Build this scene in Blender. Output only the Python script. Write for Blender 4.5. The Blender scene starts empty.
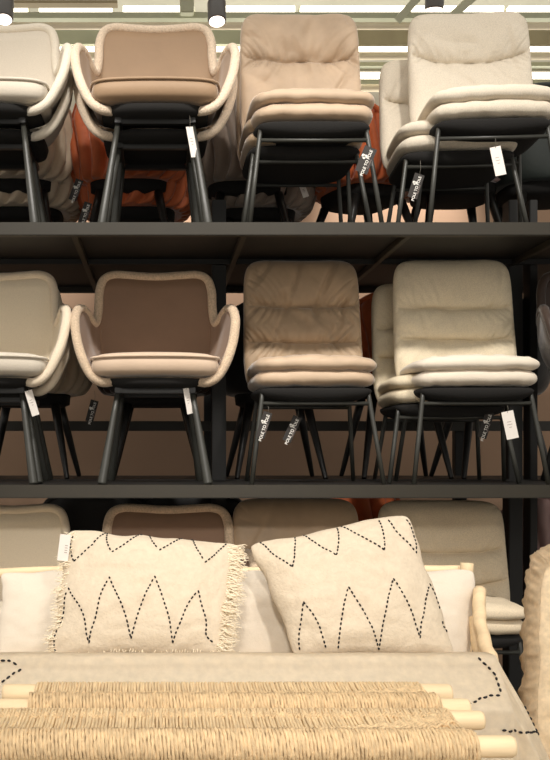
import bpy, bmesh, math, random
from mathutils import Vector, Matrix, noise
random.seed(7)
S = bpy.context.scene
C = S.collection
EYE = 1.35; F = 918.0; VX, VY = 160.0, 450.0
def at(px, py, Y):
    return Vector(((px-VX)*Y/F, Y, EYE-(py-VY)*Y/F))

# ---------------------------------------------------------------- camera
cd = bpy.data.cameras.new('camera'); cam = bpy.data.objects.new('camera', cd); C.objects.link(cam)
cam.location = (0, 0, EYE); cam.rotation_euler = (math.pi/2, 0, 0)
cd.sensor_fit = 'VERTICAL'; cd.sensor_height = 36; cd.sensor_width = 36
cd.lens = 36*F/760
cd.shift_x = (275-VX)/760; cd.shift_y = (VY-380)/760
cd.clip_end = 100
S.camera = cam
# ---------------------------------------------------------------- world + lights
w = bpy.data.worlds.new('world'); S.world = w; w.use_nodes = True
w.node_tree.nodes['Background'].inputs[0].default_value = (1.0, .94, .85, 1)
w.node_tree.nodes['Background'].inputs[1].default_value = 0.60
def spot(loc, target, energy, size=62, radius=.12, col=(1, .945, .88), blend=.9):
    l = bpy.data.lights.new('track_or_fill_spot', 'SPOT'); l.energy = energy; l.color = col
    l.spot_size = math.radians(size); l.spot_blend = blend; l.shadow_soft_size = radius
    o = bpy.data.objects.new('track_or_fill_spot', l); C.objects.link(o); o.location = loc
    o.rotation_euler = (Vector(target)-Vector(loc)).to_track_quat('-Z', 'Y').to_euler()
    return o
for lx, tx in ((-1.1, -.7), (.1, .25), (1.3, 1.3)):
    spot((lx, 1.45, 4.45), (tx, 3.8, 1.75), 215)
for lx, tx in ((-.3, -.2), (.9, .6)):  # unseen frontal fill spots, set low to brighten the throw
    spot((lx, -.8, 2.7), (tx, 2.15, .8), 168, 44)
for lx in (-1.5, 1.5, 4.5):  # unseen point lights behind the rack, added to brighten the ceiling
    l = bpy.data.lights.new('ceiling_fill_light', 'POINT'); l.energy = 170; l.color = (1, .97, .86); l.shadow_soft_size = .3
    o = bpy.data.objects.new('ceiling_fill_light', l); C.objects.link(o); o.location = (lx, 11.0, 3.6)
S.view_settings.view_transform = 'Standard'; S.view_settings.look = 'None'
S.view_settings.gamma = 1; S.view_settings.exposure = 0.35
try: S.view_settings.use_curve_mapping = False
except Exception: pass

# ---------------------------------------------------------------- materials
def lin(c): return tuple(((v/255)/12.92 if v/255 <= .04045 else ((v/255+.055)/1.055)**2.4) for v in c)
def mat(name, rgb, rough=.8, metal=0, noise_scale=0, vary=.12, bump=0, bump_scale=200, sheen=0, weave=0, emit=0, coat=0, stretch=(1,1,1)):
    m = bpy.data.materials.new(name); m.use_nodes = True; nt = m.node_tree; N = nt.nodes; L = nt.links
    b = N['Principled BSDF']; c = lin(rgb)
    b.inputs['Base Color'].default_value = (*c, 1); b.inputs['Roughness'].default_value = rough
    b.inputs['Metallic'].default_value = metal
    if sheen: b.inputs['Sheen Weight'].default_value = sheen; b.inputs['Sheen Roughness'].default_value = .4
    if coat: b.inputs['Coat Weight'].default_value = coat
    if emit:
        b.inputs['Emission Color'].default_value = (*c, 1); b.inputs['Emission Strength'].default_value = emit
    tc = N.new('ShaderNodeTexCoord'); mp = N.new('ShaderNodeMapping'); mp.inputs['Scale'].default_value = stretch
    L.new(tc.outputs['Object'], mp.inputs[0])
    if noise_scale:
        n = N.new('ShaderNodeTexNoise'); n.inputs['Scale'].default_value = noise_scale; n.inputs['Detail'].default_value = 5
        L.new(mp.outputs[0], n.inputs['Vector'])
        r = N.new('ShaderNodeValToRGB')
        r.color_ramp.elements[0].position = .3; r.color_ramp.elements[1].position = .7
        r.color_ramp.elements[0].color = (*[v*(1-vary) for v in c], 1)
        r.color_ramp.elements[1].color = (*[min(1, v*(1+vary)) for v in c], 1)
        L.new(n.outputs[0], r.inputs[0]); L.new(r.outputs[0], b.inputs['Base Color'])
    if bump or weave:
        h = None
        n2 = N.new('ShaderNodeTexNoise'); n2.inputs['Scale'].default_value = bump_scale; n2.inputs['Detail'].default_value = 3
        L.new(mp.outputs[0], n2.inputs['Vector']); h = n2.outputs[0]
        if weave:
            w1 = N.new('ShaderNodeTexWave'); w1.bands_direction = 'X'; w1.inputs['Scale'].default_value = weave; w1.inputs['Distortion'].default_value = 1.5
            w2 = N.new('ShaderNodeTexWave'); w2.bands_direction = 'Z'; w2.inputs['Scale'].default_value = weave; w2.inputs['Distortion'].default_value = 1.5
            L.new(mp.outputs[0], w1.inputs[0]); L.new(mp.outputs[0], w2.inputs[0])
            a = N.new('ShaderNodeMath'); a.operation = 'ADD'; L.new(w1.outputs['Fac'], a.inputs[0]); L.new(w2.outputs['Fac'], a.inputs[1])
            a2 = N.new('ShaderNodeMath'); a2.operation = 'ADD'; L.new(a.outputs[0], a2.inputs[0]); L.new(h, a2.inputs[1]); h = a2.outputs[0]
        bp = N.new('ShaderNodeBump'); bp.inputs['Strength'].default_value = bump or .4; bp.inputs['Distance'].default_value = .004
        L.new(h, bp.inputs['Height']); L.new(bp.outputs[0], b.inputs['Normal'])
    return m
def fabric(name, rgb, **k):
    d = dict(rough=.92, noise_scale=220, vary=.04, bump=.35, bump_scale=350, sheen=.25); d.update(k); return mat(name, rgb, **d)
def velvet(name, rgb, **k):
    d = dict(rough=.62, noise_scale=9, vary=.13, bump=.15, bump_scale=60, sheen=.5); d.update(k); return mat(name, rgb, **d)
def linen(name, rgb, **k):
    d = dict(rough=.95, noise_scale=230, vary=.10, bump=.5, bump_scale=300, weave=140); d.update(k); return mat(name, rgb, **d)
M = {}
M['black_metal'] = mat('black_powder_coated_metal', (52, 52, 47), rough=.42, metal=.0, noise_scale=40, vary=.08)
M['black_leg'] = mat('black_leg_metal', (24, 23, 21), rough=.38)
M['rack'] = mat('dark_grey_rack_paint', (43, 38, 27), rough=.5, noise_scale=20, vary=.06)
M['rackd'] = mat('rack_deck_paint', (20, 19, 17), rough=.6, noise_scale=14, vary=.08)
M['pan'] = mat('black_felt_underside', (20, 18, 16), rough=.95, bump=.4, bump_scale=200)
M['wood'] = mat('pale_wood', (236, 210, 170), rough=.6, noise_scale=10, vary=.1, stretch=(1, 6, 6), bump=.1, bump_scale=30)
M['rope'] = mat('seagrass_rope', (238, 209, 166), rough=.9, noise_scale=45, vary=.2, bump=.8, bump_scale=260, stretch=(4, .5, .5))
M['rope2'] = mat('twisted_seagrass_rope', (230, 200, 156), rough=.9, noise_scale=60, vary=.22, bump=.9, bump_scale=300, stretch=(3, .8, .8))
M['cotton'] = linen('cream_cotton', (218, 202, 178), vary=.05, noise_scale=70, weave=0, bump=.55, bump_scale=130)
M['throw'] = linen('cream_woven_throw', (246, 234, 212), vary=.06, noise_scale=60, weave=0, bump=.12)
M['white'] = fabric('cream_white_cotton', (226, 214, 196), vary=.02)
M['thread'] = mat('black_thread', (30, 27, 26), rough=.9)
M['fringe'] = mat('cream_fringe', (250, 236, 210), rough=.95)
M['flax'] = linen('flax_linen', (232, 210, 176), vary=.12, noise_scale=70, weave=140, bump=.3)
M['card'] = mat('white_card', (235, 228, 220), rough=.7)
M['dcard'] = mat('charcoal_card', (44, 39, 36), rough=.7)
M['ink'] = mat('white_ink', (240, 236, 228), rough=.7)
M['greyink'] = mat('grey_ink', (150, 135, 128), rough=.7)
M['cord'] = mat('thin_cord', (110, 104, 94), rough=.8)

# ---------------------------------------------------------------- helpers
def link_mesh(name, bm, m=None, parent=None, smooth=True):
    me = bpy.data.meshes.new(name); bmesh.ops.recalc_face_normals(bm, faces=bm.faces); bm.to_mesh(me); bm.free()
    if smooth:
        for p in me.polygons: p.use_smooth = True
    o = bpy.data.objects.new(name, me); C.objects.link(o)
    if m: me.materials.append(m)
    if parent: o.parent = parent
    return o
def tag(o, label=None, cat=None, group=None, kind=None):
    if label: o['label'] = label
    if cat: o['category'] = cat
    if group: o['group'] = group
    if kind: o['kind'] = kind
    return o
def empty(name, loc, rz=0, label=None, cat=None, group=None):
    o = bpy.data.objects.new(name, None); C.objects.link(o); o.location = loc; o.rotation_euler = (0, 0, rz)
    o.empty_display_size = .1
    return tag(o, label, cat, group)
def box(bm, x0, x1, y0, y1, z0, z1, bev=0):
    r = bmesh.ops.create_cube(bm, size=1)
    for v in r['verts']:
        v.co = Vector((x0+(v.co.x+.5)*(x1-x0), y0+(v.co.y+.5)*(y1-y0), z0+(v.co.z+.5)*(z1-z0)))
    if bev:
        es = list({e for v in r['verts'] for e in v.link_edges})
        bmesh.ops.bevel(bm, geom=es, offset=bev, segments=2, affect='EDGES')
def bxo(name, dims, m, parent=None, bev=0):
    bm = bmesh.new(); box(bm, *dims, bev=bev); return link_mesh(name, bm, m, parent, smooth=False)
def tube(bm, pts, rad, n=10, closed=False, cap=True, flat=None):
    pts = [Vector(p) for p in pts]; k = len(pts); rings = []
    prev = None
    for i, p in enumerate(pts):
        a = pts[(i-1) % k] if (closed or i > 0) else p
        b = pts[(i+1) % k] if (closed or i < k-1) else p
        t = (b-a)
        if t.length < 1e-9: t = Vector((0, 0, 1))
        t.normalize()
        if prev is None:
            up = Vector((0, 0, 1)) if abs(t.z) < .9 else Vector((1, 0, 0))
            nrm = (up - t*up.dot(t)).normalized()
        else:
            nrm = prev - t*prev.dot(t)
            nrm = nrm.normalized() if nrm.length > 1e-6 else t.orthogonal().normalized()
        prev = nrm; bi = t.cross(nrm)
        r = rad[i] if hasattr(rad, '__len__') else rad
        rings.append([bm.verts.new(p + (nrm*math.cos(2*math.pi*j/n) + bi*math.sin(2*math.pi*j/n))*r) for j in range(n)])
    m = k if closed else k-1
    for i in range(m):
        A, B = rings[i], rings[(i+1) % k]
        for j in range(n):
            bm.faces.new((A[j], A[(j+1) % n], B[(j+1) % n], B[j]))
    if cap and not closed:
        bm.faces.new(rings[0][::-1]); bm.faces.new(rings[-1])
def cr(P, n):
    """catmull-rom resample, n per segment"""
    P = [Vector(p) for p in P]; out = []
    Q = [P[0]*2-P[1]] + P + [P[-1]*2-P[-2]]
    for i in range(1, len(Q)-2):
        a, b, c, d = Q[i-1], Q[i], Q[i+1], Q[i+2]
        for k in range(n):
            t = k/n
            out.append(.5*((2*b)+(c-a)*t+(2*a-5*b+4*c-d)*t*t+(3*b-a-3*c+d)*t**3))
    out.append(P[-1]); return out
def sm(a, b, x):
    t = max(0, min(1, (x-a)/(b-a))); return t*t*(3-2*t)
def nz(x, y, z): return noise.noise(Vector((x, y, z)))

def puff(name, fn, nu, nv, m, parent, ex=4, subs=None):
    """closed cushion. fn(u,v,side) -> Vector; side +1 front, -1 back; rim u or v=+-1 must agree for both sides"""
    bm = bmesh.new(); F_, B_ = {}, {}
    for i in range(nu+1):
        # denser sampling near the rim
        u = math.sin((i/nu*2-1)*math.pi/2*.97)/math.sin(math.pi/2*.97)
        for j in range(nv+1):
            v = math.sin((j/nv*2-1)*math.pi/2*.9)/math.sin(math.pi/2*.9)
            F_[i, j] = bm.verts.new(fn(u, v, 1))
            B_[i, j] = F_[i, j] if i in (0, nu) or j in (0, nv) else bm.verts.new(fn(u, v, -1))
    for i in range(nu):
        for j in range(nv):
            bm.faces.new((F_[i, j], F_[i+1, j], F_[i+1, j+1], F_[i, j+1]))
            bm.faces.new((B_[i, j], B_[i, j+1], B_[i+1, j+1], B_[i+1, j]))
    return link_mesh(name, bm, m, parent)
def rr(u, v, n=6):
    """square -> superellipse with exponent n"""
    m = max(abs(u), abs(v))
    if m < 1e-6: return 0., 0.
    a, b = u/m, v/m; k = (abs(a)**n+abs(b)**n)**(1/n)
    g = m**3
    k = 1*(1-g)+k*g
    return u/k, v/k
def pe(u, v, p=6, q=.5):
    m = max(abs(u), abs(v)); return max(0, 1-m**p)**q

# ---------------------------------------------------------------- armchair with rolled edge
EDGE = [(0,.2,.908),(.045,.2,.909),(.12,.2,.914),(.19,.195,.916),(.236,.19,.895),(.256,.18,.84),(.259,.17,.77),(.266,.16,.715),(.276,.135,.692),
        (.288,.105,.70),(.304,.07,.726),(.318,.01,.737),(.333,-.045,.73),(.341,-.085,.70),(.341,-.12,.66),(.33,-.15,.59),(.308,-.18,.52),(.28,-.195,.463),
        (.25,-.203,.428),(.215,-.195,.413),(.175,-.165,.42),(.1,-.15,.437),(0,-.15,.44)]
def full_edge(P, n):
    half = cr(P, n)
    return half + [Vector((-p.x, p.y, p.z)) for p in half[-2:0:-1]]
def shell_mesh(name, edge, m, parent, ribs=0, amp=.014, thick=.03, zb=.395, rb=.2, nt=14, bulge=1.03):
    bm = bmesh.new(); k = len(edge); grid = []; per = [0]
    for i in range(1, k+1): per.append(per[-1]+(edge[i % k]-edge[i-1]).length)
    for i, E in enumerate(edge):
        ph = math.atan2(E.x, E.y+.01)
        B = Vector((rb*math.sin(ph), rb*math.cos(ph)-.01, zb)); col = []
        Cc = Vector((E.x*bulge, E.y*bulge+ (0.0), zb+.035*(1 if E.z > .5 else .3)))
        for j in range(nt+1):
            t = j/nt
            p = E*(1-t)**2 + Cc*2*t*(1-t) + B*t*t
            if ribs:
                out = Vector((p.x, p.y, 0)).normalized()
                a = per[i]/per[-1]*ribs + .7*math.sin(t*3)
                f = abs(math.sin(math.pi*a))**.55
                p = p + out*(f-.6)*amp*2.2*sm(0, .1, t)*sm(1.02, .93, t)
            col.append(p)
        grid.append(col)
    cen_o = []
    O = [[bm.verts.new(p) for p in col] for col in grid]
    Nn = []
    for i in range(k):
        col = []
        for j in range(nt+1):
            a = grid[(i+2) % k][j]-grid[i-2][j]; b = grid[i][min(nt, j+1)]-grid[i][max(0, j-1)]
            n_ = a.cross(b)
            if n_.length < 1e-9: n_ = Vector((0, 0, 1))
            n_.normalize(); q = grid[i][j]
            if n_.dot(Vector((-q.x, -q.y, .25))) < 0: n_ = -n_
            col.append(n_)
        Nn.append(col)
    I = []
    for i in range(k):
        col = []
        for j in range(nt+1):
            n_ = sum((Nn[(i+d) % k][j] for d in range(-4, 5)), Vector((0, 0, 0))).normalized()
            col.append(bm.verts.new(grid[i][j]+n_*thick))
        I.append(col)
    for i in range(k):
        i2 = (i+1) % k
        for j in range(nt):
            bm.faces.new((O[i][j], O[i2][j], O[i2][j+1], O[i][j+1]))
            bm.faces.new((I[i][j], I[i][j+1], I[i2][j+1], I[i2][j]))
        bm.faces.new((O[i][0], I[i][0], I[i2][0], O[i2][0]))
    bm.faces.new([O[i][nt] for i in range(k)]); bm.faces.new([I[i][nt] for i in range(k)][::-1])
    return link_mesh(name, bm, m, parent)
def legs4(root, fr, rr_, zt, z0, m, r0=.0105, r1=.019):
    """tapered legs, thicker towards the foot; fr=(xtop,ytop,xbot,ybot) front, rr_ rear"""
    for (xt, yt, xb, yb) in (fr, rr_):
        for s in (-1, 1):
            bm = bmesh.new()
            a, b = Vector((s*xt, yt, zt)), Vector((s*xb, yb, z0))
            pts = [a.lerp(b, t) for t in (0, .25, .5, .75, .985, 1)]
            tube(bm, pts, [r0+(r1-r0)*t for t in (0, .25, .5, .75, 1)]+[r1*.93], 14)
            link_mesh('leg', bm, m, root)
def pan_mesh(root, w, d, z0, z1, yc=-.02, m=None, name='seat_base'):
    bm = bmesh.new()
    n = 40
    for (z, s) in ((z0, .8), (z0+.01, .97), (z1, 1.0)): pass
    rings = []
    for (z, s) in ((z0, .82), (z0+.012, .97), (z1, 1.0)):
        ring = []
        for i in range(n):
            a = 2*math.pi*i/n; c_, s_ = math.cos(a), math.sin(a)
            x = w*s*(abs(c_)**.6)*(1 if c_ > 0 else -1); y = yc + d*s*(abs(s_)**.6)*(1 if s_ > 0 else -1)
            ring.append(bm.verts.new((x, y, z)))
        rings.append(ring)
    for a, b in zip(rings, rings[1:]):
        for i in range(n): bm.faces.new((a[i], a[(i+1) % n], b[(i+1) % n], b[i]))
    bm.faces.new(rings[0][::-1]); bm.faces.new(rings[-1])
    return link_mesh(name, bm, m or M['pan'], root)
def armchair(loc, rz, body, pipe, label, dz=0, group=None, legm=None, cush=None, nested=False):
    """dz: height the body sits above its own shelf position (nested stack)"""
    root = empty('armchair', loc, rz, label, 'chair', group or 'armchairs with rolled edges on the rack')
    E = [p+Vector((0, 0, dz)) for p in full_edge(EDGE, 5)]
    shell_mesh('shell', E, body, root, zb=.415+dz, rb=.14, thick=.026)
    bm = bmesh.new(); tube(bm, [p+Vector((-.012*(p.x/.35), -.016 if p.y > 0 else 0, -.004)) for p in E], .0195, 12, closed=True); link_mesh('rolled_edge', bm, pipe, root)
    def cf(u, v, s):
        cu, cv = rr(u, v, 9); e = pe(u, v, 14, .5)
        x = cu*(.258-.025*max(0, v)); y = -.05+cv*.205 - .01*(1-u*u)*(v < 0)*abs(v)
        z = .474+dz + s*.044*e + .012*(1-u*u)*(s > 0)*(1-v*v)**.5 - .004*abs(u)**3 + .012*(-v)*.5
        return Vector((x, y, z))
    if not nested:
        c = puff('seat_cushion', cf, 30, 24, cush or body, root)
        bm = bmesh.new(); rim = []
        for i in range(120):
            a = i/120*4; k = int(a); t = (a-k)*2-1
            u, v = [(t, -1), (1, t), (-t, 1), (-1, -t)][k]
            p = cf(u, v, 1); q = cf(u*.975, v*.975, 1); rim.append(Vector((p.x, p.y, q.z+.004)))
        tube(bm, rim, .006, 8, closed=True); link_mesh('piping', bm, cush or body, c)
    pan_mesh(root, .222, .2, .388+dz, .425+dz, -.03)
    bm = bmesh.new()
    for s in (-1, 1): box(bm, s*.15-.014, s*.15+.014, -.17, .16, .368+dz, .392+dz, .003)
    box(bm, -.15, .15, -.16, -.13, .368+dz, .39+dz, .003); box(bm, -.15, .15, .12, .15, .368+dz, .39+dz, .003)
    link_mesh('leg_frame', bm, M['black_leg'], root, smooth=False)
    legs4(root, (.15, -.14, .212, -.235), (.145, .13, .2, .24), .386+dz, 0, legm or M['black_metal'])
    return root
REDGE = [(0,.24,.84),(.1,.235,.84),(.18,.21,.825),(.245,.15,.78),(.28,.06,.71),(.29,-.03,.665),(.285,-.12,.63),(.27,-.17,.58),
         (.245,-.2,.5),(.2,-.22,.44),(.1,-.235,.42),(0,-.24,.42)]
def tubchair(loc, rz, body, label, dz=0, group=None, ribs=25, h=0, amp=.028, cheap=False, edge=None, cat='chair', name='tub_chair', rb=.235):
    root = empty(name, loc, rz, label, cat, group or 'tub chairs in the back row of the rack')
    E = [p+Vector((0, 0, dz+(h*sm(.5, .84, p.z)))) for p in full_edge(edge or REDGE, 10)]
    shell_mesh('shell', E, body, root, ribs=ribs, amp=amp, zb=.41+dz, rb=rb, nt=16, thick=.03, bulge=1.08)
    bm = bmesh.new(); tube(bm, E, .013, 10, closed=True); link_mesh('rolled_edge', bm, body, root)
    def cf(u, v, s):
        cu, cv = rr(u, v, 4); e = pe(u, v, 8)
        return Vector((cu*.225, -.02+cv*.2, .465+dz+s*.035*e+.01*(1-u*u)*e))
    puff('seat_cushion', cf, 16, 14, body, root)
    pan_mesh(root, .2, .175, .352+dz, .418+dz, 0)
    legs4(root, (.14, -.13, .225, -.235), (.14, .13, .21, .24), .358+dz, 0, M['black_leg'], .023, .012)
    return root

# ---------------------------------------------------------------- padded side chair
def padded_back(root, m, dz, H, creases, seed, wr=1.0, W=.262):
    def bf(u, v, s):
        cu, cv = rr(u, v, 7 if v > 0 else 12)
        t = (cv+1)/2; z = .40 + (H-.40)*t
        x = cu*W*(1-.035*t)*(.97+.03*sm(0, .25, t))
        e = max(0, (1-abs(u)**6)*(1-abs(v)**9))**.5
        y = .155 + .085*t + .01*math.sin(t*3) - .055*u*u*(1-.4*t)
        d = .026*e
        if s > 0:
            cs = sorted([c + bow*(u*u-.3) + .012*nz(u*2.5, seed, c*9) for (c, dep, bow) in creases])
            bd = [-.12] + cs + [1.06]
            for a, b in zip(bd, bd[1:]):
                if a <= t < b:
                    q = (t-a)/(b-a)*2-1; bul = (1-min(1, abs(q))**3)**.5
                    L_ = (b-a)
            dn = min(abs(t-c) for c in cs)
            side = sm(1.02, .84, abs(u))
            dd = t-min(cs, key=lambda c: abs(t-c))
            d += .042*e*(1-side*(1-bul))
            d -= .010*side*math.exp(-abs(dd)/.012)*e
            # gathers that run away from the seam
            fan = u*(9-4*abs(dd)/.2)
            g = nz(fan+seed*3, abs(dd)*2.5, seed+(3 if dd > 0 else 0))
            d -= wr*.055*max(0, .22-abs(g))*math.exp(-abs(dd)/.10)*sm(0, .02, abs(dd))*e*(.5+.8*abs(u))
            for q in range(3):
                an = (.5, -.7, 1.4)[q]
                r1 = nz(u*2.0*math.cos(an)+t*2.6*math.sin(an)+seed+q*7, (t*2.2*math.cos(an)-u*1.6*math.sin(an))*.5, seed*1.7+q)
                d -= wr*.009*max(0, 1-abs(r1)*6)*e*sm(-.1, .35, nz(u*1.5, t*2, seed+q))
            d += wr*.007*nz(u*1.9+seed, t*4+u, seed*2)*e
            y -= d
            z -= .012*side*bul*(1 if dd > 0 else 0)*math.exp(-abs(dd)/.06)
        else:
            y += .03*e
        return Vector((x, y, z+dz))
    return puff('backrest', bf, 90, 150, m, root)
def padded_chair(loc, rz, m, label, dz=0, H=.965, creases=((.52, .022, .0), (.2, .02, .0)), seed=1, wr=1.0, group=None, mseat=None, z0=0, W=.262):
    root = empty('side_chair', loc, rz, label, 'chair', group or 'padded side chairs on the rack')
    padded_back(root, m, dz, H, creases, seed, wr, W)
    wp = min(wr, 1.0)
    def pad(z, t, w, y0, y1, sd):
        def f(u, v, s):
            cu, cv = rr(u, v, 5.5); e = pe(u, v, 9, .5)
            y = (y0+y1)/2+cv*(y1-y0)/2
            zz = z+dz + s*t*e + .012*(1-u*u)*(1 if s > 0 else .25)*e - .012*sm(.0, 1, v)
            zz += s*.006*wp*nz(u*5+sd, v*4, sd)*e + .003*wp*nz(u*9, sd, v*2)*e + .003*nz(u*2.5, sd, 1)
            return Vector((cu*w, y, zz))
        return f
    puff('seat_cushion', pad(.478, .029, .252, -.262, .17, seed+.3), 44, 30, mseat or m, root)
    puff('seat_base', pad(.422, .033, .247, -.25, .2, seed+.8), 40, 30, mseat or m, root)
    def pf(u, v, s):
        cu, cv = rr(u, v, 6); e = pe(u, v, 10)
        return Vector((cu*.236, -.02+cv*.215, .375+dz + s*.016*e - (.022*(1-u*u)*(s < 0) + .012*(s < 0))*e))
    puff('underside_pan', pf, 20, 16, M['pan'], root)
    zt = .372+dz; mm = M['black_metal']
    F1, F0 = Vector((.212, -.185, zt)), Vector((.262, -.245, z0))
    R1, R0 = Vector((.2, .13, zt)), Vector((.238, .22, z0))
    for a, b in ((F1, F0), (R1, R0)):
        for s in (-1, 1):
            bm = bmesh.new(); sv = Vector((s, 1, 1))
            A, B = Vector((a.x*s, a.y, a.z)), Vector((b.x*s, b.y, b.z))
            inn = Vector((A.x*.93, A.y+(.03 if a.y < 0 else -.03), A.z+.004))
            tube(bm, [inn, A, A.lerp(B, .1), A.lerp(B, .5), B], .0095, 12); link_mesh('leg', bm, mm, root)
    k = .13
    for a, b in ((F1, F0), (R1, R0)):
        p = a.lerp(b, k); bm = bmesh.new(); tube(bm, [(-p.x, p.y, p.z), (p.x, p.y, p.z)], .0085, 10); link_mesh('crossbar', bm, mm, root)
    for s in (-1, 1):
        bm = bmesh.new(); tube(bm, [(s*.2, -.18, zt-.004), (s*.195, .13, zt-.004)], .009, 10); link_mesh('seat_rail', bm, mm, root)
    return root

# ---------------------------------------------------------------- the shop: floor, walls, ceiling
SH = [2.244, 1.213, .18]     # shelf top heights
mfloor = mat('grey_concrete_floor', (120, 112, 102), rough=.7, noise_scale=3, vary=.1)
mwall = mat('beige_partition_paint', (166, 136, 112), rough=.9, noise_scale=2, vary=.04)
mceil = mat('pale_ceiling_panel', (196, 194, 180), rough=.9, noise_scale=1.5, vary=.12)
mbeam = mat('pale_green_painted_steel', (178, 180, 158), rough=.6, noise_scale=3, vary=.06)
mpipe = mat('cream_painted_duct', (226, 214, 188), rough=.5, noise_scale=3, vary=.05)
mdark = mat('olive_duct_paint', (160, 150, 124), rough=.7, noise_scale=3, vary=.1)
mtube = mat('lit_tube', (255, 246, 226), emit=3.2)
tag(bxo('floor', (-6, 9, -3, 16, -.1, 0), mfloor), kind='structure')
tag(bxo('wall_back', (-6, 9, 5.75, 5.85, 0, 3.05), mwall), kind='structure')
tag(bxo('ceiling', (-8, 12, 5.4, 16, 6.8, 6.9), mceil), kind='structure')
tag(bxo('wall_far', (-8, 12, 16, 16.1, 0, 6.8), mwall), kind='structure')
def zc(py, Y): return EYE-(py-VY)*Y/F
def hbar(py0, py1, Y, m, depth=.15, x0=-3.2, x1=6.0, name='trim_1'):
    return tag(bxo(name, (x0, x1, Y, Y+depth, zc(py1, Y), zc(py0, Y)), m), kind='structure')
n_ = [0]
def trim(py0, py1, Y, m, depth=.15, **k):
    n_[0] += 1; return hbar(py0, py1, Y, m, depth, name='trim_%d' % n_[0], **k)
trim(12, 18, 9.15, mbeam, .12)
trim(18, 20, 9.3, mdark, .12)
trim(30, 45, 10.4, mdark, .4, x0=1.2)
trim(30, 44, 10.6, mbeam, .4, x0=-3.2, x1=1.1)
trim(62, 66, 9.8, mbeam, .12)
trim(79, 84, 10.4, mbeam, .2)
trim(0, 3, 8.6, mat('brown_beam_paint', (150, 136, 108), rough=.7, noise_scale=3, vary=.1), .1, x1=-.4)
def pipe(py, r, Y, m, label, x0=-3.4, x1=6.2):
    bm = bmesh.new(); tube(bm, [(x0, Y, zc(py, Y)), ((x0+x1)/2, Y, zc(py, Y)), (x1, Y, zc(py, Y))], r, 20)
    bm2 = None
    o = link_mesh('ceiling_pipe', bm, m); tag(o, label, 'pipe', 'pipes under the ceiling')
    return o
pipe(26, .035, 9.0, mpipe, 'thin cream pipe running under the ceiling, highest of the pipes')
pipe(56, .04, 9.6, mpipe, 'thicker cream pipe running below the grey duct behind the top chairs')
pipe(88, .04, 10.0, mpipe, 'lowest cream ceiling pipe, glimpsed between the top chair backs')
for i, (py, Y, segs) in enumerate(((8.5, 9.3, [(-60, 28), (38, 113), (122, 195), (210, 296), (300, 408), (412, 505), (508, 640)]),
                                  (75, 10.8, [(-60, 180), (190, 420), (428, 560)]),
                                  (48.5, 9.9, [(-60, 150), (160, 300), (310, 560)]))):
    for (a, b) in segs:
        x0, x1 = (a-VX)*Y/F, (b-VX)*Y/F
        zz = zc(py, Y)
        t = empty('ceiling_light', ((x0+x1)/2, Y, zz))
        h = (x1-x0)/2
        hh = (.028, .034, .022)[i]
        bxo('housing', (-h, h, .06, .12, -hh-.005, hh+.01), mbeam, t); bxo('diffuser', (-h+.01, h-.01, 0, .06, -hh, hh), mtube, t)
        names = ['far left', 'second from left', 'third from left', 'fourth from left', 'fifth from left', 'sixth from left', 'far right'] if i == 0 else ['left', 'middle', 'right']
        tag(t, 'lit fluorescent strip in the %s row under the ceiling, %s one' % (('uppermost', 'lowest', 'middle')[i], names[[q[0] for q in segs].index(a)]), 'ceiling light', 'fluorescent strips under the ceiling')
# diagonal roof braces seen above the cream chair
for (a, b) in (((398, 20), (428, -14)), ((452, 16), (488, -16))):
    bm = bmesh.new(); tube(bm, [at(a[0], a[1], 8.9), at(b[0], b[1], 8.6)], .05, 4)
    tag(link_mesh('trim_%d' % (n_[0]+1), bm, mbeam, smooth=False), kind='structure'); n_[0] += 1
# junction box on the strip row
tag(bxo('junction_box', (at(180, 0, 9.0).x, at(194, 0, 9.0).x, 9.0, 9.1, zc(12, 9.0), zc(-3, 9.0)), mbeam, bev=.01), 'pale square junction box on the ceiling strip left of the hanging spotlight', 'junction box')
# track with spotlights
tr = empty('lighting_track', (0, 5.0, 3.815), 0, 'dark lighting track along the very top edge, holding the spotlights', 'lighting track')
mtrack = mat('dark_brown_track', (70, 56, 50), rough=.5)
bxo('rail', (-2.2, 2.9, -.02, .02, 0.005, .04), mtrack, tr)
for x in (-2, .9, 2.7):
    bm = bmesh.new(); tube(bm, [(x, 0, .04), (x, 0, 2.2)], .006, 8); link_mesh('suspension_wire', bm, mtrack, tr)
mlamp = mat('grey_lamp_housing', (92, 90, 88), rough=.4); mglow = mat('lamp_lens', (255, 236, 220), emit=2.5)
def tracklamp(px, py0, py1, Y, tilt, label):
    p = at(px, py1, Y); top = at(px, py0, Y)
    t = empty('track_spotlight', (p.x, Y, p.z), 0, label, 'spotlight', 'spotlights on the track')
    t.rotation_euler = (tilt, 0, 0)
    bm = bmesh.new(); tube(bm, [(0, 0, .004), (0, 0, .012), (0, 0, .12), (0, 0, .128)], [.047, .05, .05, .045], 32); link_mesh('housing', bm, mlamp, t)
    bm = bmesh.new(); tube(bm, [(0, 0, 0), (0, 0, .005)], [.042, .042], 32); link_mesh('lens', bm, mglow, t)
    bm = bmesh.new(); tube(bm, [(0, .0, .125), (0, 0, .2)], .008, 10); link_mesh('stem', bm, mtrack, t)
    spot((p.x, 4.99, p.z-.03), (p.x, 5.75, 2.9), 120, 56, .04, blend=.7)
tracklamp(217, 2, 22, 4.95, -.25, 'grey cylinder spotlight with lit lens above the blush armchair')
tracklamp(4, 0, 20, 4.95, -.25, 'grey cylinder spotlight with lit lens in the top left corner')
tracklamp(434, -12, 10, 4.95, .2, 'grey cylinder spotlight above the cream linen side chair')

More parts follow.
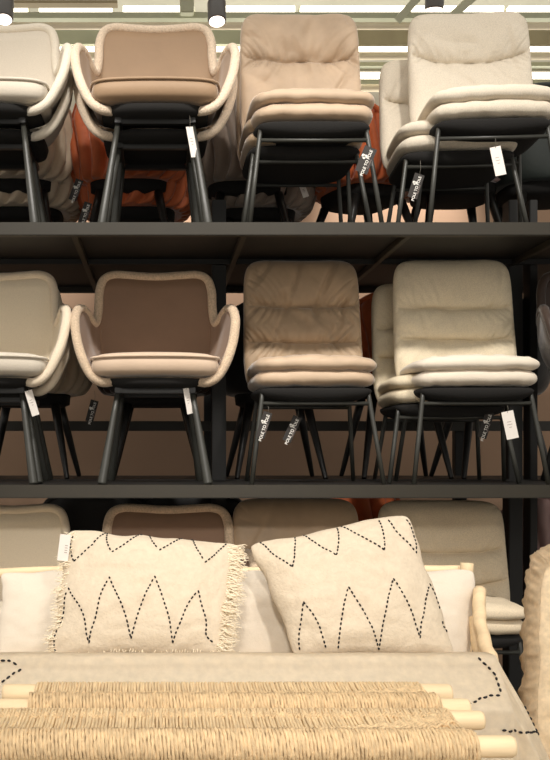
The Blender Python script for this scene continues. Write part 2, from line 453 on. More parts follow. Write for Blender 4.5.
# ---------------------------------------------------------------- rack
X0, X1 = -1.7, 2.5
rack = empty('display_rack', (0.3, 4.22, 0), 0, 'black steel shelving rack holding three tiers of chairs, back to back', 'shelving rack')
def R(name, d, m, bev=.003):
    o = bxo(name, (d[0]-.3, d[1]-.3, d[2]-4.22, d[3]-4.22, d[4], d[5]), m, rack, bev); return o
for z in SH:
    R('front_beam', (X0, X1, 3.6, 3.635, z-.052, z), M['rack'])
    R('shelf_deck', (X0, X1, 3.635, 4.19, z-.022, z-.002), M['rackd'], 0)
    R('inner_beam', (X0, X1, 4.19, 4.215, z-.045, z+.002), M['rackd'])
    R('shelf_deck', (X0, X1, 4.32, 4.9, z-.022, z-.002), M['rackd'], 0)
    R('rear_beam', (X0, X1, 4.9, 4.935, z-.052, z), M['rack'])
    for x in (-1.03, -.341, .333, .988, 1.62, 2.3):
        bm = bmesh.new()
        box(bm, x-.3-.012, x-.3+.012, 3.635-4.22, .68, z-.048, z-.0225, .002)
        link_mesh('support_arm', bm, M['rack'], rack, smooth=False)
    R('back_rail', (X0, X1, 4.95, 4.985, z+.265-.025, z+.265+.028), M['rack'])
for x in (-1.1, .272, 1.635):
    R('upright', (x-.032, x+.032, 4.216, 4.30, 0, 2.95 if x < -1 else 2.5), M['rackd'])
    R('rear_upright', (x-.032, x+.032, 4.985, 5.04, 0, 2.53), M['rackd'])
R('upright', (1.70, 1.735, 4.216, 4.30, 0, 2.5), M['rackd'])

# ---------------------------------------------------------------- chairs: materials
f_cream = fabric('ivory_wool', (208, 198, 182)); f_creampipe = fabric('ivory_boucle', (218, 208, 190), bump=.8, bump_scale=180)
f_blush = velvet('blush_velvet', (156, 128, 99), vary=.05); f_blushpipe = fabric('oatmeal_boucle', (222, 202, 178), bump=.9, bump_scale=160, noise_scale=140, vary=.15)
f_mauve = velvet('mauve_brown_velvet', (126, 98, 76), vary=.05); f_mauveseat = velvet('rosy_beige_velvet', (202, 178, 154), vary=.04)
f_mauvepipe = fabric('sand_boucle', (196, 174, 148), bump=.9, bump_scale=160, noise_scale=140, vary=.2)
f_greige = fabric('greige_wool', (230, 216, 192)); f_greigepipe = fabric('pale_greige_boucle', (222, 206, 182), bump=.8, bump_scale=180)
f_taupe = velvet('taupe_crushed_velvet', (186, 162, 136), vary=.12); f_taupe2 = velvet('brown_crushed_velvet', (170, 146, 118), vary=.12)
f_linen = linen('cream_linen', (236, 224, 204)); f_linen2 = linen('sand_linen', (246, 230, 200)); f_linen3 = linen('grey_beige_linen', (240, 222, 192))
f_rust = velvet('rust_velvet', (206, 106, 58), vary=.15); f_grey = velvet('grey_taupe_velvet', (138, 122, 108)); f_ivoryrib = velvet('ivory_rib_velvet', (206, 186, 160))
f_green = velvet('dark_green_velvet', (30, 38, 34)); f_black = velvet('black_velvet', (20, 18, 17)); f_pink = velvet('dusty_pink_velvet', (170, 140, 136))
f_brown = velvet('dark_brown_leather', (60, 44, 34), vary=.1)

# ---------------------------------------------------------------- tier 1 (top shelf)
Z = SH[0]
armchair((-.02, 3.89, Z), 0, f_blush, f_blushpipe, 'blush armchair with oatmeal rolled edge, upper of its pair on the top shelf', dz=.065)
armchair((-.02, 4.0, Z), 0, f_blush, f_blushpipe, 'blush armchair nested underneath the other blush armchair on the top shelf', dz=0, nested=True)
armchair((-.71, 3.89, Z), 0, f_cream, f_creampipe, 'ivory armchair cut by the left photo edge, upper of its pair on the top shelf', dz=.065)
armchair((-.71, 4.0, Z), 0, f_cream, f_creampipe, 'ivory armchair nested underneath the other ivory armchair on the top shelf', dz=0, nested=True)
padded_chair((.617, 3.88, Z), 0, f_taupe, 'taupe crushed velvet side chair, upper of its stack on the top shelf', dz=.03, H=1.025, creases=((.64, .032, 0),), seed=2.3, wr=2.0, W=.27)
padded_chair((.60, 3.99, Z), 0, f_taupe2, 'taupe velvet side chair hidden underneath in the top shelf stack, its side edge showing', dz=-.03, H=.95, creases=((.42, .026, 0),), seed=4.1)
padded_chair((1.345, 3.86, Z), -.07, f_linen, 'cream linen side chair, upper front of its stack on the top shelf', dz=.035, H=1.015, creases=((.63, .03, .06),), seed=6.2, wr=1.2, W=.27)
padded_chair((1.25, 3.99, Z), -.07, f_linen, 'cream linen side chair tucked low behind the front one on the top shelf', dz=-.05, H=.95, creases=((.6, .026, .06),), seed=8.2, wr=.6, W=.27)
def rear(px, Z, m, label, Y=4.58, rz=math.pi, **k):
    return tubchair(((px-VX)*Y/F, Y, Z), rz, m, label, **k)
rear(18, Z, f_ivoryrib, 'ivory ribbed tub chair seen from behind at the left, upper of its pair', dz=.0)
rear(24, Z, f_ivoryrib, 'ivory ribbed tub chair at the bottom of the left rear pair', dz=-.105, Y=4.69)
rear(130, Z, f_rust, 'rust orange ribbed tub chair behind the blush armchairs, upper of its pair', dz=.0)
rear(136, Z, f_rust, 'rust orange ribbed tub chair at the bottom of its pair behind the blush armchairs', dz=-.105, Y=4.69)
rear(247, Z, f_grey, 'grey taupe ribbed tub chair behind the stacked taupe side chairs, upper one', dz=-.01)
rear(255, Z, f_grey, 'grey taupe ribbed tub chair behind the stacked taupe side chairs, bottom one', dz=-.11, Y=4.69)
rear(362, Z, f_rust, 'rust brown tub chair turned sideways behind the gap between the side chair stacks', dz=-.02, rz=math.pi*.62, Y=4.62)
rear(452, Z, f_pink, 'dusty pink ribbed tub chair behind the cream linen stack', dz=.0, Y=4.62)
rear(540, Z, f_green, 'dark green velvet tub chair at the right end of the top shelf', dz=-.02, Y=4.55, ribs=0)

# ---------------------------------------------------------------- tier 2
Z = SH[1]
armchair((-.02, 3.89, Z), 0, f_mauve, f_mauvepipe, 'mauve brown armchair with sand rolled edge on the middle shelf', cush=f_mauveseat)
armchair((-.715, 3.89, Z), 0, f_greige, f_greigepipe, 'ivory grey armchair at the left edge of the middle shelf', cush=f_cream)
armchair((-.71, 4.0, Z), 0, f_greige, f_greigepipe, 'ivory grey armchair nested behind the one at the left edge of the middle shelf', dz=-.03, nested=True)
padded_chair((.625, 3.88, Z), 0, f_taupe2, 'brown taupe velvet side chair on the middle shelf', H=.985, creases=((.635, .034, 0), (.36, .03, 0)), seed=3.7, wr=2.0, mseat=f_taupe)
padded_chair((1.28, 3.87, Z), -.05, f_linen2, 'sand linen side chair at the front of the middle shelf', H=.985, creases=((.62, .03, 0), (.38, .03, 0)), seed=5.2, wr=1.0, mseat=M['white'], W=.265)
padded_chair((1.215, 4.0, Z), -.05, f_linen2, 'sand linen side chair just behind the front linen chair on the middle shelf', dz=-.06, H=.965, creases=((.62, .022, 0), (.38, .02, 0)), seed=9.2, wr=.6, W=.265)
armchair((1.93, 3.89, Z), 0, f_brown, f_brown, 'dark brown armchair cut by the right photo edge on the middle shelf', legm=M['black_leg'])
rear(30, Z, f_ivoryrib, 'ivory ribbed tub chair behind the ivory grey armchair on the middle shelf', dz=.0)
rear(157, Z, f_brown, 'dark brown tub chair behind the mauve brown armchair on the middle shelf', dz=.0)
rear(275, Z, f_black, 'black tub chair behind the brown taupe side chair on the middle shelf', dz=.0, ribs=0)
rear(395, Z, f_rust, 'rust orange ribbed tub chair glimpsed between the two middle side chairs', dz=.05, Y=4.64)
rear(490, Z, f_black, 'black tub chair behind the sand linen side chair on the middle shelf', dz=.0, ribs=0)

# ---------------------------------------------------------------- tier 3
Z = SH[2]
armchair((.035, 3.89, Z), 0, f_mauve, f_mauvepipe, 'mauve brown armchair on the bottom shelf behind the patterned cushion', cush=f_mauveseat).scale = (1.08, 1, 1)
armchair((-.665, 3.89, Z), 0, f_greige, f_greigepipe, 'greige armchair at the left end of the bottom shelf')
padded_chair((.60, 3.88, Z), 0, f_taupe2, 'brown taupe velvet side chair on the bottom shelf, mostly hidden by cushions', W=.29, H=.955, creases=((.52, .022, 0), (.22, .02, 0)), seed=7.1)
padded_chair((1.235, 3.88, Z), -.04, f_linen3, 'grey beige linen side chair on the bottom shelf beside the wooden armrest', dz=.04, H=.905, creases=((.56, .032, .06), (.28, .02, .08)), seed=1.9, wr=.8, W=.285)
rear(98, Z, f_black, 'black rounded tub chair behind on the bottom shelf, between the two armchairs', dz=.07, ribs=0, Y=4.56, h=.06)
rear(190, Z, f_black, 'black rounded tub chair behind the mauve brown armchair on the bottom shelf', dz=.07, ribs=0, Y=4.56, h=.06)
rear(340, Z, f_rust, 'rust orange ribbed tub chair behind on the bottom shelf', dz=.1, Y=4.56, h=.06)
rear(545, Z, f_pink, 'dusty pink tub chair in the dark right corner of the bottom shelf', dz=.06, Y=4.6, h=.05)

# ---------------------------------------------------------------- hang tags
def textmesh(name, body, size, m, parent, loc, rot, align='CENTER', extrude=.0002):
    cu = bpy.data.curves.new(name, 'FONT'); cu.body = body; cu.size = size; cu.align_x = align; cu.align_y = 'CENTER'; cu.extrude = extrude
    cu.offset = size*.012
    tmp = bpy.data.objects.new(name, cu); C.objects.link(tmp)
    dg = bpy.context.evaluated_depsgraph_get(); me = bpy.data.meshes.new_from_object(tmp.evaluated_get(dg))
    C.objects.unlink(tmp); bpy.data.objects.remove(tmp)
    me.materials.clear(); me.materials.append(m)
    o = bpy.data.objects.new(name, me); C.objects.link(o); o.parent = parent; o.location = loc; o.rotation_euler = rot
    return o
def hang_tag(px, py, Y, wpx, hpx, ang, dark, label, yaw=0, hang=(0, .05)):
    p = at(px, py, Y); k = Y/F; w_, h_ = wpx*k, hpx*k
    t = empty('hang_tag', p, 0, label, 'tag', 'charcoal hang tags on the chairs' if dark else 'white price tags on the chairs')
    t.rotation_euler = (0, ang, yaw)
    bm = bmesh.new(); box(bm, -w_/2, w_/2, -.0006, .0006, -h_/2, h_/2)
    link_mesh('card', bm, M['dcard'] if dark else M['card'], t, smooth=False)
    bm = bmesh.new()
    R_ = Matrix.Rotation(-ang, 3, 'Y')
    e = R_ @ Vector((hang[0], 0, hang[1])) + Vector((0, 0, h_/2-.006))
    tube(bm, [(0, -.001, h_/2-.006), Vector((0, -.001, h_/2-.006)).lerp(e, .5)+Vector((.003, 0, 0)), e], .0008, 6); link_mesh('cord', bm, M['cord'], t)
    if dark:
        textmesh('lettering', 'POLE TO POLE', h_*.155, M['ink'], t, (w_*.12, -.001, -h_*.1), (math.pi/2, -math.pi/2, 0))
        textmesh('small_print', 'POLE TO POLE', h_*.055, M['greyink'], t, (w_*.36, -.001, -h_*.1), (math.pi/2, -math.pi/2, 0))
        bm = bmesh.new()
        for dx, dz in ((-1, 0), (1, 0), (0, -1)):
            r = bmesh.ops.create_circle(bm, cap_ends=True, segments=12, radius=w_*.13, matrix=Matrix.Translation((-w_*.22+dx*w_*.1, -.001, h_*.12+dz*w_*.12)) @ Matrix.Rotation(math.pi/2, 4, 'X'))
        link_mesh('emblem', bm, M['ink'], t, smooth=False)
    else:
        bm = bmesh.new()
        for i, (a, b) in enumerate(((-.2, .15), (-.22, .2), (-.1, .12))):
            box(bm, w_*a, w_*b, -.0012, -.0007, h_*(.12-.1*i)-.0009, h_*(.12-.1*i)+.0009)
        link_mesh('print', bm, M['greyink'], t, smooth=False)
D = math.radians
hang_tag(366, 160, 3.60, 13, 27, D(22), True, 'charcoal hang tag on the right leg of the top taupe side chair', hang=(-.004, .05))
hang_tag(416, 186, 3.70, 10, 25, D(18), True, 'charcoal hang tag under the cream linen stack on the top shelf', hang=(.004, .06))
hang_tag(498, 161, 3.60, 11, 29, D(-12), False, 'white price tag hanging under the cream linen chair on the top shelf', hang=(0, .04))
hang_tag(192, 142, 3.70, 8, 30, D(-12), False, 'white price tag beside the right leg of the blush armchair on the top shelf', yaw=.5)
hang_tag(264, 425, 3.60, 9, 27, D(18), True, 'charcoal hang tag at the left leg of the brown taupe chair, middle shelf', hang=(.002, .03))
hang_tag(292, 429, 3.75, 9, 27, D(25), True, 'charcoal hang tag in the middle under the brown taupe chair, middle shelf', hang=(.004, .04))
hang_tag(486, 425, 3.78, 9, 27, D(18), True, 'charcoal hang tag under the sand linen chair on the middle shelf', hang=(.004, .04))
hang_tag(510, 425, 3.60, 12, 28, D(-12), False, 'white price tag under the right side of the sand linen chair, middle shelf', hang=(0, .03))
hang_tag(32, 403, 3.72, 8, 26, D(-18), False, 'white price tag under the ivory grey armchair on the middle shelf', yaw=.5)
hang_tag(188, 401, 3.72, 7, 26, D(-12), False, 'white price tag under the mauve brown armchair on the middle shelf', yaw=.6)
hang_tag(92, 411, 4.3, 8, 22, D(15), True, 'charcoal hang tag between the two armchairs on the middle shelf', hang=(0, .05))
hang_tag(76, 190, 4.2, 8, 22, D(20), True, 'charcoal hang tag below the ivory and rust ribbed tub chairs, higher one', hang=(0, .06))
hang_tag(85, 213, 4.2, 8, 22, D(18), True, 'charcoal hang tag below the rust ribbed tub chair, lower one', hang=(0, .06))
hang_tag(304, 191, 4.3, 6, 13, D(-20), False, 'small white tag on the grey taupe ribbed chair, top shelf', hang=(0, .03))

# ---------------------------------------------------------------- podium and daybed
mpod = mat('white_painted_podium', (205, 190, 165), rough=.8, noise_scale=4, vary=.05)
tag(bxo('display_podium', (-1.35, 1.75, 1.3, 2.85, 0, .40), mpod, bev=.004), 'low pale podium under the daybed and woven benches', 'podium')
PZ = .40
day = empty('daybed', (0, 2.4, PZ), 0, 'pale peeled-wood daybed frame with low back rail and curved branch armrest', 'daybed')
def woodbar(name, pts, rad, parent, off=Vector((0, 2.4, PZ)), n=14, wob=.0):
    P = cr([Vector(p)-off for p in pts], 6)
    P = [p+Vector((wob*nz(i*.4, 1, 2), wob*nz(i*.4, 5, 2), wob*nz(i*.4, 9, 2))) for i, p in enumerate(P)]
    r = [rad*(1+.12*nz(i*.35, rad*50, 3)) for i in range(len(P))]
    bm = bmesh.new(); tube(bm, P, r, n); return link_mesh(name, bm, M['wood'], parent)
yb = 2.66
woodbar('back_rail', [at(-60, 577, yb), at(60, 571, yb), at(240, 572, yb), at(380, 571, yb), at(468, 570, yb)], .014, day, wob=.004)
woodbar('post', [at(467, 563, 2.62), at(466, 620, 2.62), Vector((.87, 2.62, PZ))], .018, day, wob=.003)
woodbar('post', [Vector((-.98, 2.62, 1.03)), Vector((-.98, 2.62, .7)), Vector((-.98, 2.62, PZ))], .018, day, wob=.003)
woodbar('armrest', [at(480, 590, 2.52), at(479, 610, 2.46), at(484, 640, 2.38), at(492, 665, 2.3), at(494, 700, 2.24), Vector((.82, 2.22, .5)), Vector((.82, 2.22, PZ))], .017, day, wob=.004)
woodbar('armrest_brace', [at(473, 618, 2.5), at(476, 645, 2.45), at(484, 680, 2.42), Vector((.86, 2.42, PZ))], .012, day, wob=.003)
woodbar('front_rail', [(-.98, 2.2, .836), (0, 2.2, .836), (.79, 2.2, .836)], .022, day)
woodbar('seat_rail', [(-.98, 2.6, .72), (0, 2.6, .72), (.86, 2.6, .72)], .02, day)
woodbar('leg', [(-.95, 2.2, .84), (-.95, 2.2, .6), (-.95, 2.2, PZ)], .02, day)
woodbar('leg', [(.76, 2.2, .84), (.76, 2.2, .6), (.76, 2.2, PZ)], .02, day)
def slabf(u, v, s):
    cu, cv = rr(u, v, 9); e = pe(u, v, 12)
    return Vector((-.09+cu*.86, 2.415+cv*.2, .765+s*.035*e))
matt = puff('seat_mattress', slabf, 30, 16, M['white'], None); tag(matt, 'thin cream mattress on the daybed seat below the cushions', 'mattress')

def corner_cushion(name, quad, Ys, thick, m, label, seed, pinch=.03, cat='cushion', group=None, wr=1, corner=18):
    """quad: TL,TR,BR,BL pixel corners; Ys: depth top, depth bottom"""
    TL, TR = at(*quad[0], Ys[0]), at(*quad[1], Ys[0]); BR, BL = at(*quad[2], Ys[1]), at(*quad[3], Ys[1])
    cen = (TL+TR+BR+BL)/4; nrm = ((TR-TL).cross(BL-TL)).normalized()
    if nrm.y > 0: nrm = -nrm
    base = (BL+BR)/2
    def f(u, v, s, lift=0):
        uu = u*(1-pinch*(1-v*v)*abs(u)); vv = v*(1-pinch*(1-u*u)*abs(v))
        uu, vv = rr(uu, vv, corner)
        a, b = (uu+1)/2, (vv+1)/2
        p = (BL*(1-a)+BR*a)*(1-b)+(TL*(1-a)+TR*a)*b
        e = max(0, (1-abs(u)**2.6)*(1-abs(v)**2.6))**.55
        w_ = wr*(.010*nz(u*2.2+seed, v*2.2, seed)+.006*nz(u*6+seed, v*5, seed+4))*(.25+e)
        r1 = nz(u*2.5+seed*2, v*3.5, 3); w_ -= wr*.007*max(0, 1-abs(r1)*7)*e
        rim = .012*nz(u*4+seed, v*4, 7)
        p = p + nrm*(s*thick*e + w_ + lift)
        p = p + (TR-TL)*.02*nz(v*3, seed, u*.5)*abs(u) + (TL-BL)*.025*nz(u*3, seed+2, v*.5)*abs(v)
        return p
    off = base
    o = empty(name, base, 0, label, cat, group)
    puff('cover', lambda u, v, s: f(u, v, s)-off, 56, 48, m, o)
    return o, f, off
def inv_quad(quad, x, y):
    TL, TR, BR, BL = [Vector((q[0], q[1])) for q in quad]; a = b = .5
    for _ in range(20):
        p = (BL*(1-a)+BR*a)*(1-b)+(TL*(1-a)+TR*a)*b - Vector((x, y))
        da = (BR-BL)*(1-b)+(TR-TL)*b; db = (TL*(1-a)+TR*a)-(BL*(1-a)+BR*a)
        det = da.x*db.y-da.y*db.x
        a -= (p.x*db.y-p.y*db.x)/det; b -= (da.x*p.y-da.y*p.x)/det
    return a*2-1, b*2-1
def dashes(bm, P, step, ln, r):
    """P list of Vector positions; lays short stitches along"""
    seg = []; acc = 0; L = [0]
    for a, b in zip(P, P[1:]): L.append(L[-1]+(b-a).length)
    def pt(s):
        s = max(0, min(L[-1], s))
        for i in range(len(P)-1):
            if L[i+1] >= s:
                t = (s-L[i])/max(1e-9, L[i+1]-L[i]); return P[i].lerp(P[i+1], t)
        return P[-1]
    s = 0
    while s < L[-1]-ln:
        q = random.uniform(.85, 1.1)
        tube(bm, [pt(s), pt(s+ln*.25*q), pt(s+ln*.5*q), pt(s+ln*.75*q), pt(s+ln*q)], [r*.5, r, r*1.1, r, r*.5], 6); s += step
def zig(quad, f, off, lines, sc, ox, oy, m, root, lift=.0012, step=.0122, ln=.0078, r=.0021):
    for line in lines:
        bm = bmesh.new()
        uv = [inv_quad(quad, ox+x/sc, oy+y/sc) for x, y in line]
        for k in range(len(uv)-1):
            P = []
            for i in range(13):
                t = i/12; u = uv[k][0]*(1-t)+uv[k+1][0]*t; v = uv[k][1]*(1-t)+uv[k+1][1]*t
                bw = .045*math.sin(math.pi*t)*(1 if k % 2 else -1)
                P.append(f(max(-.985, min(.985, u+bw*.6)), max(-.97, min(.975, v)), 1, lift)-off)
            dashes(bm, P, step, ln, r)
        link_mesh('stitching', bm, m, root)
def fringe(name, f, off, side, n, ln, root, m, seed=0, curl=1.0):
    rnd = random.Random(seed); bm = bmesh.new()
    for i in range(n):
        t = rnd.uniform(-.97, .97)
        if side in ('L', 'R'): u0 = (1 if side == 'R' else -1)*rnd.uniform(.9, .99); v0 = t
        else: u0 = t; v0 = (1 if side == 'T' else -1)*rnd.uniform(.93, .99)
        p = f(u0, v0, 1)-off
        cen = f(0, v0 if side in 'LR' else 0, 1)-off
        if side in ('T', 'B'): cen = f(u0, 0, 1)-off
        d = (p-cen).normalized()
        P = [p]
        for k in range(4):
            d2 = (d*1.0+Vector((rnd.uniform(-1, 1), rnd.uniform(-1, .3), rnd.uniform(-1.1, .7)))*.8*curl).normalized()
            P.append(P[-1]+d2*ln*rnd.uniform(.5, 1.2)/4)
        tube(bm, P, [.0011, .0011, .001, .0009, .0006], 5)
    return link_mesh(name, bm, m, root)

# white back cushions
for q, Ys, lb, sd in ((((2, 572), (160, 570), (163, 664), (-4, 664)), (2.585, 2.46), 'plain cream back cushion at the left end of the daybed', 11),
                      (((163, 570), (318, 570), (322, 664), (165, 664)), (2.585, 2.46), 'plain cream back cushion showing between the two patterned cushions', 14),
                      (((320, 570), (476, 570), (472, 664), (324, 664)), (2.585, 2.46), 'plain cream back cushion at the right end by the wooden post', 17)):
    corner_cushion('back_cushion', q, Ys, .06, M['white'], lb, sd, pinch=.02, wr=.5, group='plain back cushions on the daybed')
# patterned cushions
qL = ((68, 530), (240, 544), (224, 657), (47, 657))
oL, fL, offL = corner_cushion('patterned_cushion', qL, (2.43, 2.285), .075, M['cotton'], 'square cream cushion with black zigzag stitching and fringed right edge, white tag attached', 21, pinch=.02, wr=.8, group='zigzag stitched cushions')
zig(qL, fL, offL, [[(83, 62), (88, 138), (172, 50)], [(176, 50), (187, 117), (275, 42)], [(286, 50), (310, 113), (388, 48)], [(398, 50), (428, 145), (500, 66)],
                   [(36, 362), (75, 207), (130, 345), (180, 187), (237, 343), (297, 187), (345, 348), (408, 220), (432, 322), (458, 345)]], 2.619, 40, 515, M['thread'], oL)
fringe('fringe', fL, offL, 'R', 330, .045, oL, M['fringe'], 1, .9)
fringe('left_fringe', fL, offL, 'L', 160, .028, oL, M['fringe'], 2, .9)
fringe('bottom_fringe', fL, offL, 'B', 110, .022, oL, M['fringe'], 3, .9)
qR = ((249, 545), (409, 513), (457, 657), (297, 659))
oR, fR, offR = corner_cushion('patterned_cushion', qR, (2.43, 2.285), .08, M['cotton'], 'cream cushion with black zigzag stitching leaning tilted on its right side of the daybed', 31, pinch=.02, wr=.9, group='zigzag stitched cushions')
zig(qR, fR, offR, [[(48, 93), (133, 188), (140, 82)], [(163, 82), (248, 160), (250, 60)], [(262, 62), (372, 148), (359, 45)], [(385, 52), (462, 142), (437, 35)],
                   [(158, 388), (163, 278), (228, 390)], [(258, 388), (278, 245), (362, 392), (393, 222), (468, 365), (493, 222), (520, 285)], [(530, 315), (552, 340)]], 2.619, 240, 505, M['thread'], oR)
fringe('corner_tassel', lambda u, v, s: fR(-.93+.05*u, -.9+.08*v, s), offR, 'B', 40, .02, oR, M['fringe'], 5, 1)
# cotton tag on left cushion
t = empty('cushion_tag', at(64, 548, 2.36), 0, 'white cloth price tag hanging at the top left corner of the fringed cushion', 'tag')
t.rotation_euler = (0, .12, 0.15)
bxo('card', (-.014, .014, -.001, .001, -.033, .035), M['card'], t)
bm = bmesh.new()
for i in range(4): box(bm, .002, .009, -.0016, -.0011, -.012+i*.006, -.0105+i*.006)
link_mesh('print', bm, M['greyink'], t, smooth=False)
bm = bmesh.new(); tube(bm, [(.0, 0, .033), (.01, .005, .042), (.022, .02, .046)], .0008, 6); link_mesh('cord', bm, M['cord'], t)

# ---------------------------------------------------------------- throw over the front rail and right corner
bm = bmesh.new(); rows = []
zt = at(0, 655.5, 2.17).z
def throw_pt(s, d):
    """s along the rail in metres (0 = left), d: distance down from the crest (negative behind)"""
    xr = .795; x = -1.02+s
    top = zt
    if d < 0: p = Vector((x, 2.2+min(.0, 0)+(-d)*.25+.0, top-.006-(-d)*.85*0-(d*d)*6)); hang = 0
    r = .03
    if d <= 0:
        p = Vector((x, 2.185+(-d), top-.25*(-d)**1.2*1.0)); hang = 0
    else:
        a = min(1.5, d/r); p = Vector((x, 2.185-r*math.sin(a)-.004, top-r*(1-math.cos(a)))) ; hang = max(0, d-1.5*r); p.z -= hang*.85; p.y -= 1.0*min(hang, .085)
    if x > xr:                      # past the corner: the cloth falls off the end, sliding down and outward
        e = x-xr
        p.x = xr+e*.62; p.z -= e*1.22; p.y += -.03*sm(0, .1, e)+.10*e
    f = .012*math.sin(x*11+.6)+.007*math.sin(x*23+1.3)
    p.y -= (f+.012)*sm(0, .3, hang) + .006*nz(x*6, hang*6, 1)
    p.y += .02*math.exp(-((x-xr-.02)/.02)**2)*sm(.03, .2, hang)
    p.z += .0025*nz(x*9, d*9, 4)
    return p
SN, DN = 170, 60
for i in range(SN+1):
    s = 2.1*i/SN; rows.append([bm.verts.new(throw_pt(s, -.05+.43*j/DN)) for j in range(DN+1)])
for i in range(SN):
    for j in range(DN): bm.faces.new((rows[i][j], rows[i+1][j], rows[i+1][j+1], rows[i][j+1]))
bmesh.ops.solidify(bm, geom=bm.faces[:], thickness=.003)
th = empty('throw_blanket', (0, 2.2, zt), 0, 'cream woven throw with black dashed stitching draped over the front of the daybed', 'throw')
tc_ = link_mesh('cloth', bm, M['throw'], th); tc_.location = (0, -2.2, -zt)
# stitching, placed on the cloth
TT = [(q.x, q.y, q.z, s_, d_) for s_ in [2.1*i/420 for i in range(421)] for d_ in [.003+.4*j/100 for j in range(101)] for q in (throw_pt(s_, d_),)]
TT = [(VX+a*F/b, VY-(c-EYE)*F/b, s_, d_) for a, b, c, s_, d_ in TT]
def thr(px, py):
    best = min(((a-px)**2+(b-py)**2, s_, d_) for a, b, s_, d_ in TT)
    return best[1], best[2]
for line in ([(478, 657), (494, 674), (502, 694)], [(500, 695), (485, 696), (465, 705)], [(528, 704), (541, 716), (545, 731)], [(544, 732), (520, 732), (500, 730)],
             [(-12, 661), (10, 660), (22, 668)], [(21, 668), (10, 676), (0, 684)]):
    dense = [(a[0]+(b[0]-a[0])*t/4, a[1]+(b[1]-a[1])*t/4) for a, b in zip(line, line[1:]) for t in range(5)]
    sd = [thr(*q) for q in dense]; P = []
    for a, b in zip(sd, sd[1:]):
        for i in range(3):
            t_ = i/3; P.append(throw_pt(a[0]*(1-t_)+b[0]*t_, a[1]*(1-t_)+b[1]*t_)+Vector((0, -.003, 0)))
    bm = bmesh.new(); dashes(bm, P, .0155, .0098, .0026)
    so = link_mesh('stitching', bm, M['thread'], th); so.location = (0, -2.2, -zt)

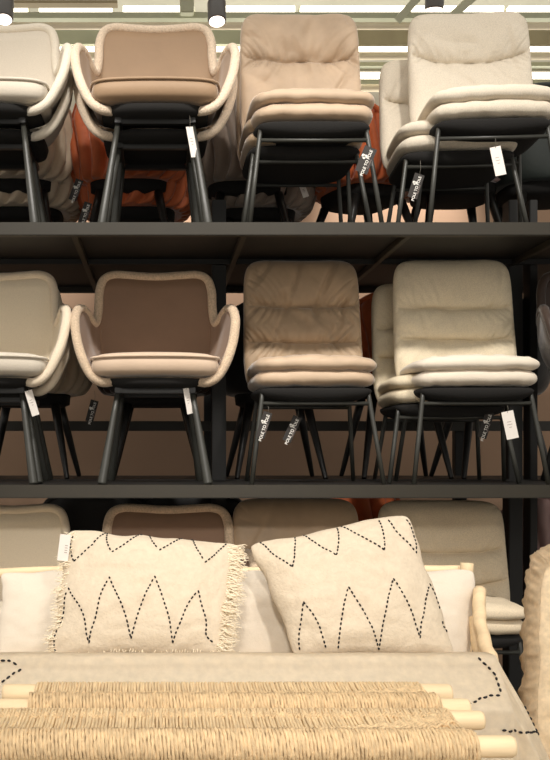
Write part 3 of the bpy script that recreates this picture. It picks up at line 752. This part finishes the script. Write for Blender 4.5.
# ---------------------------------------------------------------- woven benches
def bench(Ya, Yb, pxa, pxb, label, seed, ra=.019, rb=.019, wa=None, wb=None):
    zA = EYE-243*1.95/F
    rnd = random.Random(seed)
    root = empty('woven_bench', (.15, (Ya+Yb)/2, PZ), 0, label, 'bench', 'woven benches in front')
    off = Vector((.15, (Ya+Yb)/2, PZ))
    def bar(name, Y, x0, x1, r):
        bm = bmesh.new(); P = [Vector((x0+(x1-x0)*t, Y, zA+.001*nz(t*5, seed, Y)))-off for t in [0, .006]+[i/20 for i in range(1, 20)]+[.994, 1]]
        tube(bm, P, [r*.86, r]+[r*(1+.05*nz(i*.5, seed, 2)) for i in range(19)]+[r, r*.86], 20); return link_mesh(name, bm, M['wood'], root)
    xL = (3-VX)*1.95/F; 
    bar('pole', Ya, xL+.0, pxa, ra); bar('pole', Yb, xL-.01, pxb, rb)
    # cords wound round both poles
    def cords(name, m, x0, x1a, x1b, step, r, tw):
        bm = bmesh.new(); n = int((x1a-x0)/step)
        for i in range(n+1):
            t = i/n
            xa = x0+(x1a-x0)*t+rnd.uniform(-.001, .001); xb = x0+(x1b-x0)*t+rnd.uniform(-.001, .001)
            P = []; jit = rnd.uniform(-.002, .002)
            for k in range(7):
                a = -math.pi*.35+k/6*(math.pi*.85)     # round the back pole
                P.append(Vector((xa, Ya+math.cos(a)*(ra+r*.7), zA+math.sin(a)*(ra+r*.7))))
            for k in range(1, 10):
                q = k/10; sag = -.010*math.sin(math.pi*q)+jit
                P.append(Vector((xa+(xb-xa)*q+.0012*math.sin(i*1.7)*q, Ya+(Yb-Ya)*q, zA+ra+r*.7+sag)))
            for k in range(10):
                a = math.pi*.5+k/9*(math.pi*.95)
                P.append(Vector((xb, Yb+math.cos(a)*(rb+r*.7), zA+math.sin(a)*(rb+r*.7))))
            rr_ = [r*rnd.uniform(.8, 1.15) for _ in P]
            tube(bm, [p-off for p in P], rr_, 6)
        return link_mesh(name, bm, m, root)
    x0 = xL+.075 if seed == 1 else xL-.02
    cords('woven_seat', M['rope'], x0+.0, wa, wb, .0062, .0031, 1)
    # cross weave
    bm = bmesh.new()
    for q in (.42, .5, .58) if seed == 1 else (.14, .2, .82):
        Y = Ya+(Yb-Ya)*q; P = []; n = 260
        for i in range(n):
            t = i/(n-1); x = x0+(wa+(wb-wa)*q-x0)*t
            P.append(Vector((x, Y+.0015*nz(t*40, seed, q), zA+ra+.003-.010*math.sin(math.pi*q)+.0042*math.cos(i*math.pi*.5+(q > .5)*math.pi)))-off)
        tube(bm, P, .003, 6)
    link_mesh('cross_weave', bm, M['rope2'], root)
    # twisted winding on the front pole
    bm = bmesh.new(); n = int((wb-x0)/.0066)
    for i in range(n):
        x = x0+(wb-x0)*i/n; P = []
        for k in range(15):
            a = math.pi*.42+k/14*math.pi*1.1
            P.append(Vector((x+.009*k/14+rnd.uniform(-.0006, .0006), Yb+math.cos(a)*(rb+.009), zA+math.sin(a)*(rb+.009)))-off)
        tube(bm, P, [.0036*rnd.uniform(.7, 1.3) for _ in P], 6)
    link_mesh('pole_winding', bm, M['rope2'], root)
    # selvedge strands folded diagonally over the right end
    bm = bmesh.new(); xe = wa+(wb-wa)*.3
    for q in range(7):
        P = []
        for i in range(60):
            t = i/59; x = xe-.30+.012*q*2+(.31-.02*q)*t; fy = .9-.75*t**1.3+.03*(q-3)*(1-.5*t)
            fy = max(.05, min(.93, fy)); Y = Ya+(Yb-Ya)*fy
            P.append(Vector((min(x, wa+(wb-wa)*fy-.003), Y, zA+ra+.006-.009*math.sin(math.pi*fy)+.0025*math.sin(i*.9+q*2)))-off)
        tube(bm, P, .0032, 6)
    link_mesh('selvedge', bm, M['rope2'], root)
    for x in (-.1, .45):
        for (Y1, Y2) in ((Ya, Yb-.02), (Yb, Ya+.02)):
            bm = bmesh.new(); tube(bm, [Vector((x+(.03 if Y1 == Ya else 0), Y1, zA-.02))-off, Vector((x+(.03 if Y1 == Ya else 0), Y2, PZ))-off], .012, 12); link_mesh('leg', bm, M['wood'], root)
    return root
X = lambda px, Y: (px-VX)*Y/F
bench(1.95, 1.835, X(451, 1.95), X(469, 1.835), 'woven seagrass bench on pale wooden poles, the rear one next to the throw', 1, wa=X(417, 1.95), wb=X(438, 1.835))
bench(1.755, 1.60, X(483, 1.755), X(514, 1.6), 'woven seagrass bench on pale wooden poles, nearest one along the bottom edge', 2, ra=.018, rb=.019, wa=X(446, 1.755), wb=X(474, 1.6))
tag(bxo('plastic_stick', (X(-20, 1.7), X(22, 1.7), 1.70, 1.708, zc(724.5, 1.7)-.004, zc(724.5, 1.7)+.004), mat('white_plastic', (240, 238, 235), rough=.4), bev=.001), 'thin white plastic strip lying on the woven bench at the left edge', 'strip')

# ---------------------------------------------------------------- flax cushion at the right edge, on a crate
cr_ = empty('wooden_crate', (1.12, 2.42, PZ), 0, 'pale wooden crate under the flax cushion at the right edge', 'crate')
for k in range(4):
    bxo('side_board', (-.2, .2, -.17, -.155, .005+k*.03, .031+k*.03), M['wood'], cr_, .002); bxo('back_board', (-.2, .2, .155, .17, .005+k*.03, .031+k*.03), M['wood'], cr_, .002)
for s in (-1, 1): bxo('end_panel', (s*.2-.008, s*.2+.008, -.17, .17, 0, .122), M['wood'], cr_, .002)
bxo('lid', (-.21, .21, -.18, .18, .122, .132), M['wood'], cr_, .002)
qF = ((530, 544), (690, 548), (700, 772), (522, 772))
oF, fF, offF = corner_cushion('flax_cushion', qF, (2.5, 2.36), .07, M['flax'], 'flax linen cushion with ruffled edge standing at the right photo edge', 41, pinch=.03, wr=1.6, corner=5)
bm = bmesh.new()
for side in range(4):
    rowsr = []
    for i in range(121):
        t = i/120*2-1; u, v = [(t, 1), (1, -t), (-t, -1), (-1, t)][side]
        p = fF(u, v, 1)-offF; c0 = fF(0, 0, 1)-offF
        d = (p-fF(u*.9, v*.9, 1)+offF)
        d.normalize()
        wv = Vector((0, -.006*math.sin(i*.55)-.004*math.sin(i*1.3), 0))
        wd = .020+.006*nz(i*.13, side, 3)
        wv = Vector((0, -.010*math.sin(i*.42)-.006*math.sin(i*1.1+side), 0))
        rowsr.append([bm.verts.new(p-d*.03+Vector((0, -.010, 0))), bm.verts.new(p-d*.012+Vector((0, -.024, 0))+wv*.3), bm.verts.new(p+d*wd*.5+wv*.8+Vector((0, -.020, 0))), bm.verts.new(p+d*wd+wv+Vector((0, -.006, 0))), bm.verts.new(p+d*wd*.6+wv*.6+Vector((0, .012, 0)))])
    for a, b in zip(rowsr, rowsr[1:]):
        for j in range(4): bm.faces.new((a[j], b[j], b[j+1], a[j+1]))
bmesh.ops.solidify(bm, geom=bm.faces[:], thickness=.004)
link_mesh('ruffled_edge', bm, M['flax'], oF)
def patch(u, v, s):
    return fF(.12+u*.62, v*.66, 1, .006*max(0, (1-u**6)*(1-v**6))**.5*(1 if s > 0 else -.5)+.002)-offF
puff('cream_panel', patch, 20, 20, M['white'], oF)
